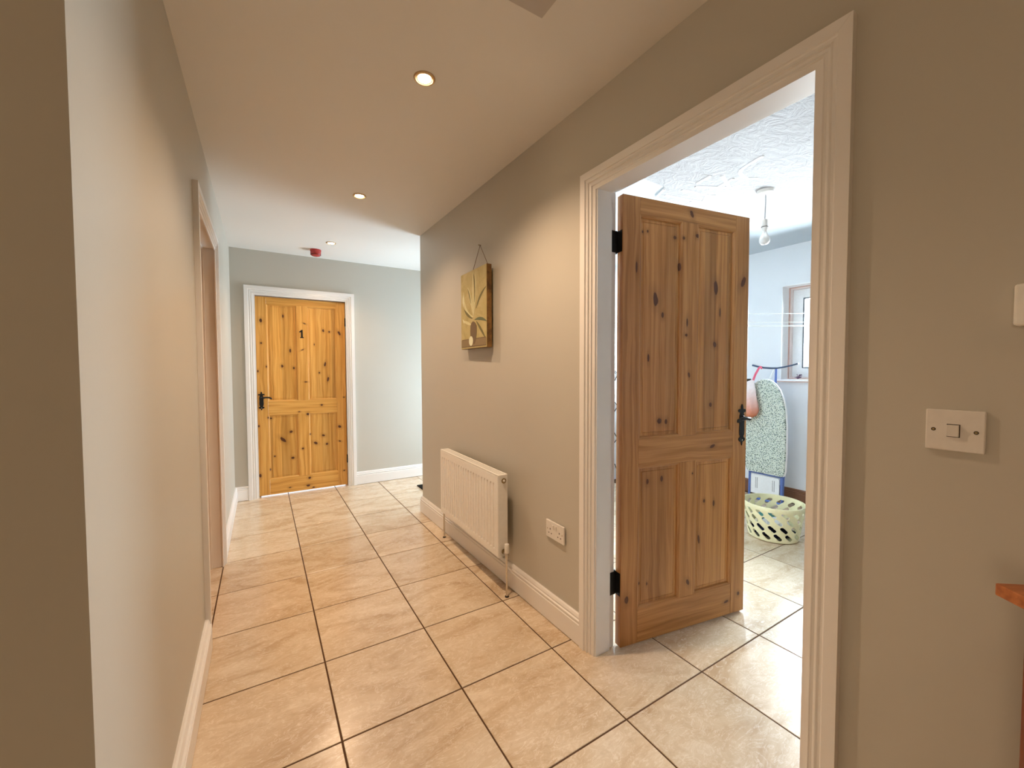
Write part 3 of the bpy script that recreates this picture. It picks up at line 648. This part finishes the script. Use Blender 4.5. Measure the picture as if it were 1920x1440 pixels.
# ------------------------------------------------------------------ picture (local: x = 1.575 - y)
def picture():
    y1 = 1.575; Wp, z0, z1 = 0.383, 1.418, 1.922
    e = empty('canvas_picture', (RW(y1)-0.012, y1, 0), -PI/2-SK); tag(e, 'tall olive canvas picture of a leafy vase hung on the right wall', 'picture')
    tg = NT('olive_canvas_paint'); o = tg.obj(); n = tg.noise(o, 9, 5, 0.7, 0.6); n2 = tg.noise(o, 3.0, 2)
    c = tg.ramp(n, [(0.3, (0.36, 0.29, 0.115)), (0.55, (0.50, 0.42, 0.20)), (0.75, (0.58, 0.51, 0.30))]); c = tg.mix(tg.math('MULTIPLY', n2, 0.5), c, (0.46, 0.38, 0.15)); tg.bump(n, 0.15, 0.002); MC = tg.base(c, 0.6, 0.3)
    te = NT('brown_canvas_edge'); o = te.obj(); n = te.noise(o, 14, 4, 0.7); ME = te.base(te.ramp(n, [(0.35, (0.07, 0.035, 0.012)), (0.6, (0.20, 0.105, 0.03))]), 0.6, 0.3)
    F = -0.034
    cv = box(0, Wp, F, 0, z0, z1).build('canvas', MC, e, bevel=0.002)
    box(Wp-0.001, Wp+0.0012, F+0.001, 0, z0, z1).build('canvas_edge', ME, e)
    box(0.0, Wp, F+0.001, 0, z0-0.001, z0+0.0005).build('canvas_edge', ME, e)
    def blade(pts, w, mat, name='painted_leaf', k=0):
        """tapering leaf along pts in panel fractions"""
        P_ = [Vector((p[0]*Wp, z0+(1-p[1])*(z1-z0))) for p in pts]; L_, R_ = [], []
        n = len(P_)
        for i, p in enumerate(P_):
            d = (P_[min(i+1, n-1)]-P_[max(i-1, 0)]).normalized(); nn = Vector((-d.y, d.x)); t = i/(n-1); ww = w*math.sin(PI*min(0.97, max(0.03, t)))**0.7
            L_.append(p+nn*ww); R_.append(p-nn*ww)
        vv = [(q.x, q.y) for q in L_+R_[::-1]]
        m = MB()
        vs = [(a.x, F-0.0006-k*0.0001, a.y) for a in L_]+[(a.x, F-0.0006-k*0.0001, a.y) for a in R_]
        m.add(vs, [(i, i+1, n+i+1, n+i) for i in range(n-1)]); ob = m.build(name, mat, e)
        md = ob.modifiers.new('s', 'SOLIDIFY'); md.thickness = 0.0005; md.offset = 0
    def curve(a, b, c, n=9): return [((1-t)**2*a[0]+2*t*(1-t)*b[0]+t*t*c[0], (1-t)**2*a[1]+2*t*(1-t)*b[1]+t*t*c[1]) for t in [i/(n-1) for i in range(n)]]
    G1 = plain('pale_olive_paint', (0.64, 0.60, 0.34), 0.6, 0.3, 0, 0); G2 = plain('dark_olive_paint', (0.17, 0.15, 0.06), 0.6, 0.3, 0, 0); G3 = plain('grey_green_paint', (0.13, 0.15, 0.08), 0.6, 0.3, 0, 0)
    BR = plain('umber_paint', (0.17, 0.115, 0.065), 0.6, 0.3, 0, 0); TB = plain('brown_table_paint', (0.26, 0.19, 0.10), 0.6, 0.3, 0, 0); IV = plain('ivory_paint', (0.72, 0.72, 0.52), 0.6, 0.3, 0, 0)
    # table strip
    box(0.02*Wp, 0.985*Wp, F-0.0009, F-0.0002, z0+0.012, z0+0.060).build('painted_table', TB, e)
    box(0.05*Wp, 0.97*Wp, F-0.0011, F-0.0003, z0+0.058, z0+0.063).build('painted_line', BR, e)
    box(0.02*Wp, 0.985*Wp, F-0.0011, F-0.0003, z0+0.010, z0+0.015).build('painted_line', BR, e)
    top = (0.52, 0.60)
    blade(curve(top, (0.50, 0.35), (0.50, 0.02)), 0.012, G1); blade(curve((0.56, 0.42), (0.60, 0.22), (0.53, 0.06)), 0.007, G2, k=2)
    blade(curve(top, (0.60, 0.36), (0.62, 0.03)), 0.010, G1, k=1)
    blade(curve(top, (0.42, 0.36), (0.30, 0.20)), 0.014, G1); blade(curve((0.42, 0.42), (0.36, 0.30), (0.30, 0.22)), 0.006, G2, k=2)
    blade(curve(top, (0.12, 0.55), (0.12, 0.24)), 0.013, G1); blade(curve((0.12, 0.44), (0.07, 0.35), (0.13, 0.27)), 0.008, IV, k=2)
    blade(curve((0.48, 0.62), (0.25, 0.56), (0.14, 0.47)), 0.010, G2, k=1)
    blade(curve((0.62, 0.50), (0.75, 0.34), (0.99, 0.27)), 0.009, G2); blade(curve((0.56, 0.64), (0.80, 0.62), (1.0, 0.69)), 0.010, G3)
    blade(curve((0.62, 0.66), (0.78, 0.76), (0.97, 0.90)), 0.010, G2); blade(curve((0.46, 0.70), (0.25, 0.66), (0.10, 0.62)), 0.010, G1, k=1); blade(curve((0.14, 0.66), (0.12, 0.63), (0.08, 0.60)), 0.006, IV, k=2)
    vase = [(0.50, 0.655), (0.58, 0.675), (0.635, 0.72), (0.64, 0.80), (0.60, 0.90), (0.56, 0.945), (0.44, 0.945), (0.40, 0.88), (0.39, 0.78), (0.40, 0.71), (0.44, 0.67)]
    MB().prism([(x*Wp, z0+(1-y)*(z1-z0)) for x, y in vase], F-0.0016, F-0.0004).build('painted_vase', BR, e)
    MB().prism([(x*Wp, z0+(1-y)*(z1-z0)) for x, y in circ(0.42, 0.905, 0.06, 16, 1.35, 1.05)], F-0.0024, F-0.0010).build('painted_egg', IV, e)
    # hanging cord and nail
    nx, nz = 0.222, 2.078
    MB().tube([(0.095, 0.004, z1-0.012), (0.120, 0.0, z1+0.01), (nx, 0.004, nz), (0.335, 0.0, z1+0.01), (0.345, 0.004, z1-0.012)], 0.0016, 6).build('hanging_cord', M_TWINE, e)
    MB().lathe([(0.0018, 0.012), (0.0018, -0.004), (0.005, -0.005), (0.005, -0.007), (0, -0.007)], nx, 0, nz, 10, 'y').build('nail', M_BRASS, e)
picture()

# ------------------------------------------------------------------ tall wooden stand at the right edge
def stand():
    z = 0.930; cx, cy = 0.800, -0.873
    a = math.atan2(-0.61, 0.79)
    e = empty('wooden_stand', (cx, cy, 0), a); tag(e, 'reddish orange wooden stand at the lower right edge below the thermostat', 'stand')
    tw = NT('orange_stained_wood'); o = tw.obj(); v = tw.vmath('MULTIPLY', o, (4, 40, 40)).outputs[0]; n = tw.noise(v, 2, 3); MW = tw.base(tw.ramp(n, [(0.3, (0.30, 0.085, 0.02)), (0.7, (0.52, 0.18, 0.05))]), 0.35, 0.5)
    tw = NT('red_brown_stained_wood'); o = tw.obj(); v = tw.vmath('MULTIPLY', o, (40, 40, 4)).outputs[0]; n = tw.noise(v, 2, 3); MR = tw.base(tw.ramp(n, [(0.3, (0.13, 0.028, 0.008)), (0.7, (0.25, 0.065, 0.02))]), 0.35, 0.5)
    S, D = 0.240, 0.240
    def B(x0, x1, y0, y1, z0, z1, n, m): return box(x0, x1, -y1, -y0, z0, z1).build(n, m, e, bevel=0.002)
    B(0, S, 0, D, z-0.020, z, 'top', MW)
    for x in (0.022, S-0.062):
        for y in (0.022, D-0.062): B(x, x+0.04, y, y+0.04, 0, z-0.020, 'leg', MR)
    for (x0, x1, y0, y1) in ((0.062, S-0.062, 0.030, 0.046), (0.062, S-0.062, D-0.046, D-0.030), (0.030, 0.046, 0.062, D-0.062), (S-0.046, S-0.030, 0.062, D-0.062)): B(x0, x1, y0, y1, z-0.10, z-0.022, 'apron', MR)
    B(0.03, S-0.03, 0.03, D-0.03, 0.25, 0.265, 'shelf', MR)
stand()

# ------------------------------------------------------------------ door mat in the passage
mt = box(1.222, 1.85, 2.72, 3.335, 0, 0.011).build('door_mat', M_MAT, bevel=0.003); tag(mt, 'black doormat whose corner shows past the end of the right wall', 'mat')

# ------------------------------------------------------------------ utility room things
def pendant():
    e = empty('pendant_lamp', (2.630, 0.430, H-0.011)); tag(e, 'bare frosted bulb hanging from a white ceiling rose in the utility room', 'lamp')
    MB().lathe([(0.052, 0), (0.052, -0.006), (0.046, -0.018), (0.030, -0.024), (0.012, -0.027), (0, -0.027)], seg=28).build('ceiling_rose', M_PLASTIC, e, smooth=True)
    MB().tube([(0, 0, -0.02), (0.002, 0.001, -0.08), (-0.002, 0.001, -0.14), (-0.006, 0, -0.195)], 0.0035, 8).build('flex', M_CORDG, e, smooth=True)
    h = MB().lathe([(0.006, -0.185), (0.016, -0.190), (0.0175, -0.205), (0.0175, -0.222), (0.020, -0.224), (0.020, -0.232), (0.0175, -0.234), (0.0175, -0.250), (0.013, -0.262), (0.013, -0.272)], -0.006, 0, 0, 20).build('lamp_holder', M_PLASTIC, e, smooth=True)
    MB().lathe([(0.0182, -0.2355), (0.0205, -0.2355), (0.0205, -0.2385), (0.0182, -0.2385)], -0.006, 0, 0, 20, closed=True).build('shade_ring', M_DARK, h)
    MB().lathe([(0.012, -0.262), (0.0135, -0.272), (0.020, -0.288), (0.029, -0.306), (0.032, -0.320), (0.029, -0.336), (0.019, -0.348), (0, -0.352)], -0.006, 0, 0, 24).build('bulb', M_BULB, e, smooth=True)
pendant()

def lines():
    c = Vector((3.6, 0.8, 0)); d = Vector((0.853, -0.522, 0))
    ends = [(-2.35, 1.36, 0)]
    for k, (za, zb) in enumerate(((1.745, 1.757), (1.676, 1.682), (1.662, 1.650), (1.642, 1.646))):
        a = c-d*1.9; b = c+d*0.585
        mid = (a+b)/2
        pts = [(a.x, a.y, za), (mid.x, mid.y, (za+zb)/2-0.004), (b.x, b.y, zb)]
        o = MB().tube(pts, 0.0024, 6).build('washing_line', M_WIRE); tag(o, 'thin white indoor washing line strung across the utility room' if k else 'highest white washing line, strung apart above the other three', 'washing line', 'washing lines')
        if k: o['label'] = ['', 'upper line of the close trio of white washing lines', 'middle washing line, slanting between its two neighbours', 'lowest white washing line across the utility room'][k]
    # hook rail on the wall where they end
    return
lines()
# post that holds the far ends of the lines
pa = Vector((3.6, 0.8, 0))-Vector((0.853, -0.522, 0))*1.9
pl = MB().tube([(pa.x, pa.y, 0), (pa.x, pa.y, 1.80)], 0.012, 12).build('line_pole', M_WIRE, smooth=True); tag(pl, 'white pole hidden behind the open door that holds the washing lines', 'pole')

def basket():
    cx, cy = 3.105, 0.575; e = empty('laundry_basket', (cx, cy, 0.0)); tag(e, 'pale yellow plastic laundry basket with slanted oval holes', 'basket')
    R0, R1, Hh = 0.165, 0.203, 0.262; NT_, NZ = 420, 92
    def rz(z): t = z/Hh; return R0+(R1-R0)*t**0.9
    rows = [(0.048, 0.0), (0.106, 0.5), (0.162, 0.0), (0.216, 0.5)]; NH = 15
    def hole(a, z):
        for zc, ph in rows:
            r = rz(zc); dz = z-zc
            if abs(dz) > 0.028: continue
            k = a/(2*PI)*NH-ph; da = (k-round(k))*2*PI/NH*r
            # capsule slanted
            L = 0.018; ang_ = rad(40); ux, uz = -math.cos(ang_), math.sin(ang_)
            if zc > 0.2: ux = -math.cos(rad(40))
            t = max(-L, min(L, da*ux+dz*uz)); ex, ez = da-t*ux, dz-t*uz
            if ex*ex+ez*ez < 0.0128**2: return True
        return False
    m = MB(); vs = []
    for i in range(NZ+1):
        z = 0.006+(Hh-0.006)*i/NZ
        for k in range(NT_): a = 2*PI*k/NT_; vs.append((rz(z)*math.cos(a), rz(z)*math.sin(a), z))
    fs = []
    for i in range(NZ):
        for k in range(NT_):
            z = 0.006+(Hh-0.006)*(i+0.5)/NZ; a = 2*PI*(k+0.5)/NT_
            if hole(a, z): continue
            fs.append((i*NT_+k, i*NT_+(k+1) % NT_, (i+1)*NT_+(k+1) % NT_, (i+1)*NT_+k))
    m.add(vs, fs); o = m.build('body', M_YELLOW, e, smooth=True, auto=80)
    md = o.modifiers.new('s', 'SOLIDIFY'); md.thickness = 0.003; md.offset = -1
    MB().lathe([(R1-0.003, Hh-0.030), (R1+0.004, Hh-0.028), (R1+0.007, Hh-0.004), (R1+0.004, Hh+0.004), (R1-0.003, Hh+0.004), (R1-0.005, Hh)], seg=72, closed=True).build('rim', M_YELLOW, e, smooth=True)
    MB().lathe([(0, 0.002), (R0-0.006, 0.002), (R0+0.001, 0.010), (R0-0.001, 0.012), (0, 0.008)], seg=48).build('bottom', M_YELLOW, e, smooth=True)
    # garments inside
    def lump(name, lx, ly, z0, rx, ry, h, mat, label, seed):
        rnd_ = random.Random(seed); ph = [rnd_.uniform(0, 6.28) for _ in range(8)]
        m = MB(); vs = []; A, B_ = 40, 18
        for i in range(B_+1):
            t = PI*i/B_
            for k in range(A):
                a = 2*PI*k/A; w = 1+0.10*math.sin(5*a+ph[0]+3*t)+0.08*math.sin(9*a+ph[1]-5*t)+0.05*math.sin(13*a+ph[2]+7*t)
                vs.append((rx*math.sin(t)**0.8*math.cos(a)*w if t < PI-0.001 else 0, ry*math.sin(t)**0.8*math.sin(a)*w if t < PI-0.001 else 0, h/2+h/2*math.cos(t)*(1+0.12*math.sin(4*a+ph[3]))))
        m.add(vs, [(i*A+k, i*A+(k+1) % A, (i+1)*A+(k+1) % A, (i+1)*A+k) for i in range(B_) for k in range(A)])
        o = m.build(name, mat, None, smooth=True, auto=80, loc=(cx+lx, cy+ly, z0)); tag(o, label, 'clothes', 'clothes in the laundry basket')
    lump('folded_garment', -0.015, -0.008, 0.012, 0.128, 0.132, 0.080, M_NAVY, 'dark navy garment crumpled at the bottom of the laundry basket', 1)
    lump('folded_garment', -0.050, -0.045, 0.100, 0.080, 0.080, 0.055, M_CLOTHW, 'white garment lying on the navy one in the basket', 2)
    lump('folded_garment', 0.030, 0.080, 0.100, 0.065, 0.060, 0.045, M_TEAL, 'small teal garment on the left inside the basket', 3)
basket()

def ironing_board():
    # local frame: x to the viewer's right (-Y), -y towards the viewer (-X), z up; stands on its nose-down end against the window wall
    Y0 = 1.035; e = empty('ironing_board', (3.90, Y0, 0.0), -PI/2); tag(e, 'upright folded ironing board with speckled green cover and blue frame', 'ironing board')
    tilt = rad(2.0)
    t = NT('speckled_cover_cloth'); o = t.obj(); vo = t.n('ShaderNodeTexVoronoi'); vo.inputs['Scale'].default_value = 125.0; vo.inputs['Randomness'].default_value = 1.0
    v = t.vmath('MULTIPLY', o, (1.0, 0.2, 0.62)).outputs[0]; wv = t.n('ShaderNodeVectorRotate', rotation_type='Y_AXIS'); t.l(v, wv.inputs['Vector']); wv.inputs['Angle'].default_value = 0.6; t.l(wv.outputs[0], vo.inputs['Vector'])
    dsp = t.math('LESS_THAN', vo.outputs['Distance'], 0.40)
    gcol = t.ramp(t.n('ShaderNodeSeparateColor', i_0=vo.outputs['Color']).outputs[0], [(0.3, (0.06, 0.10, 0.08)), (0.7, (0.16, 0.22, 0.24))])
    c = t.mix(dsp, (0.62, 0.68, 0.60), gcol); MCOV = t.base(c, 0.9, 0.1)
    prof = []   # half width by height
    for z, w in ((0.275, 0.150), (0.29, 0.168), (0.33, 0.178), (0.50, 0.186), (0.75, 0.188), (0.90, 0.180), (1.00, 0.160), (1.08, 0.130), (1.135, 0.092), (1.165, 0.052), (1.178, 0.018)): prof.append((z, w))
    out = [(w, z) for z, w in prof]+[(-w, z) for z, w in reversed(prof)]
    b = MB().prism(out, -0.020, 0.0).build('cover', MCOV, e, bevel=0.006, seg=3, rot=(tilt, 0, 0))
    out2 = [(x*1.03+0.002 if x > 0 else x*1.03, 0.72+(z-0.72)*1.012) for x, z in out]
    MB().prism(out2, 0.0, 0.016).build('board_rim', M_WHITEU, e, bevel=0.003, rot=(tilt, 0, 0))
    # blue frame and iron rest below the board
    fr = MB(); fr.tube([(-0.150, 0.010, 0.33), (-0.150, 0.0, 0.02), (-0.14, 0.0, 0.011), (0.14, 0.0, 0.011), (0.152, 0.0, 0.02), (0.156, 0.010, 0.33)], 0.011, 10); fr.tube([(-0.15, -0.004, 0.268), (0.155, -0.004, 0.268)], 0.012, 10); fr.build('lower_frame', M_BLUE, e, smooth=True)
    box(0.135, 0.160, -0.01, 0.02, 0.06, 0.30).build('frame_side', M_BLUE, e, bevel=0.004)
    ir = MB().prism([(-0.132, 0.06), (0.128, 0.06), (0.128, 0.235), (0.115, 0.248), (-0.120, 0.248), (-0.132, 0.235)], -0.008, 0.004).build('iron_rest', M_PVC, e, bevel=0.003)
    for x in (-0.085, -0.070, 0.070, 0.085): box(x-0.002, x+0.002, -0.0105, -0.007, 0.115, 0.22).build('rest_rib', M_CORDG, ir)
    # folded legs reach above the board and end in curved feet
    lg = MB(); lg.tube([(0.052, 0.030, 0.25), (0.060, 0.030, 1.10), (0.064, 0.030, 1.285)], 0.010, 10); lg.build('leg', M_BLUE, e, smooth=True)
    lg = MB(); lg.tube([(-0.052, 0.045, 0.25), (-0.030, 0.045, 1.10), (0.050, 0.034, 1.278)], 0.010, 10); lg.build('leg', M_WIRE, e, smooth=True)
    MB().tube([(-0.150, 0.020, 1.313), (-0.10, 0.020, 1.300), (-0.04, 0.020, 1.287), (0.03, 0.020, 1.283), (0.08, 0.020, 1.284), (0.14, 0.020, 1.294), (0.20, 0.020, 1.308), (0.255, 0.020, 1.325)], [0.009, 0.009, 0.009, 0.009, 0.008, 0.0075, 0.007, 0.007], 10).build('foot_bar', M_DBLUE, e, smooth=True)
    # peg bag hanging from the foot bar
    g = empty('peg_bag', (3.835, 1.15, 0), -PI/2); tag(g, 'peach and brown peg bag hung by a pink strap over the ironing board', 'bag')
    # bag world y = 1.15 - x
    MB().tube([(0.070, 0.052, 1.278), (0.067, 0.040, 1.298), (0.060, 0.026, 1.290), (0.040, 0.0, 1.225), (0.018, -0.010, 1.150)], [0.008, 0.008, 0.009, 0.010, 0.010], 8).build('strap', M_PINK, g, smooth=True)
    t = NT('peach_bag_cloth'); o = t.obj(); sp = t.n('ShaderNodeSeparateXYZ', i_0=o); n = t.noise(o, 18, 3); zz = t.math('MULTIPLY_ADD', n, 0.10, sp.outputs[2])
    MBG = t.base(t.ramp(t.math('MULTIPLY', t.math('SUBTRACT', zz, 0.75), 2.3), [(0.12, (0.16, 0.05, 0.03)), (0.32, (0.62, 0.22, 0.12)), (0.6, (0.72, 0.45, 0.40)), (0.9, (0.80, 0.72, 0.72))]), 0.8, 0.2); t.bump(n, 0.6, 0.02)
    m = MB(); vs = []; A = 32
    prof = [(1.170, 0.030, 0.006, 0.012), (1.150, 0.045, 0.012, 0.005), (1.10, 0.058, 0.024, 0.0), (1.02, 0.070, 0.034, 0.0), (0.93, 0.086, 0.042, 0.0), (0.87, 0.092, 0.044, 0.0), (0.82, 0.080, 0.038, -0.012), (0.795, 0.052, 0.026, -0.025), (0.785, 0.0, 0.0, -0.03)]
    for z, rx, ry, ox in prof:
        for k in range(A):
            a = 2*PI*k/A; w = 1+0.07*math.sin(6*a+z*9)+0.05*math.sin(11*a-z*14)
            vs.append((ox-0.004+rx*w*math.cos(a), -0.028+ry*w*math.sin(a), z+0.012*math.cos(a)*(1 if z < 0.9 else 0)))
    m.add(vs, [(i*A+k, i*A+(k+1) % A, (i+1)*A+(k+1) % A, (i+1)*A+k) for i in range(len(prof)-1) for k in range(A)]+[tuple(range(A))])
    m.build('bag_body', MBG, g, smooth=True, auto=70)
    box(-0.045, 0.010, -0.036, -0.014, 1.150, 1.182).build('clasp', M_DARK, g, bevel=0.004)
ironing_board()

# dried sprig on the window sill
def sprig():
    e = MB(); rnd_ = random.Random(4)
    for k in range(14):
        a = rnd_.uniform(0, 6.28); r = rnd_.uniform(0.01, 0.045); h = rnd_.uniform(0.006, 0.05)
        e.tube([(0, 0, 0.003), (r*0.5*math.cos(a), r*0.5*math.sin(a), h*0.8), (r*math.cos(a), r*math.sin(a), h)], [0.003, 0.0025, 0.004], 6)
    o = e.build('dried_sprig', plain('mauve_dried_stem', (0.16, 0.10, 0.16), 0.9, 0.1), None, smooth=True, loc=(4.155, 0.885, 1.1775)); tag(o, 'small mauve dried sprig lying on the utility window sill', 'ornament')
sprig()
# black cable on the partition wall, seen through the hinge gap
cb = MB().tube([(3.20+0.10*math.sin(k*1.3), YC-0.138, 1.30-k*0.075) for k in range(17)], 0.005, 8).build('cable', M_BLACK, smooth=True); tag(cb, 'black cable hanging in bends behind the hinge gap of the open door', 'cable')
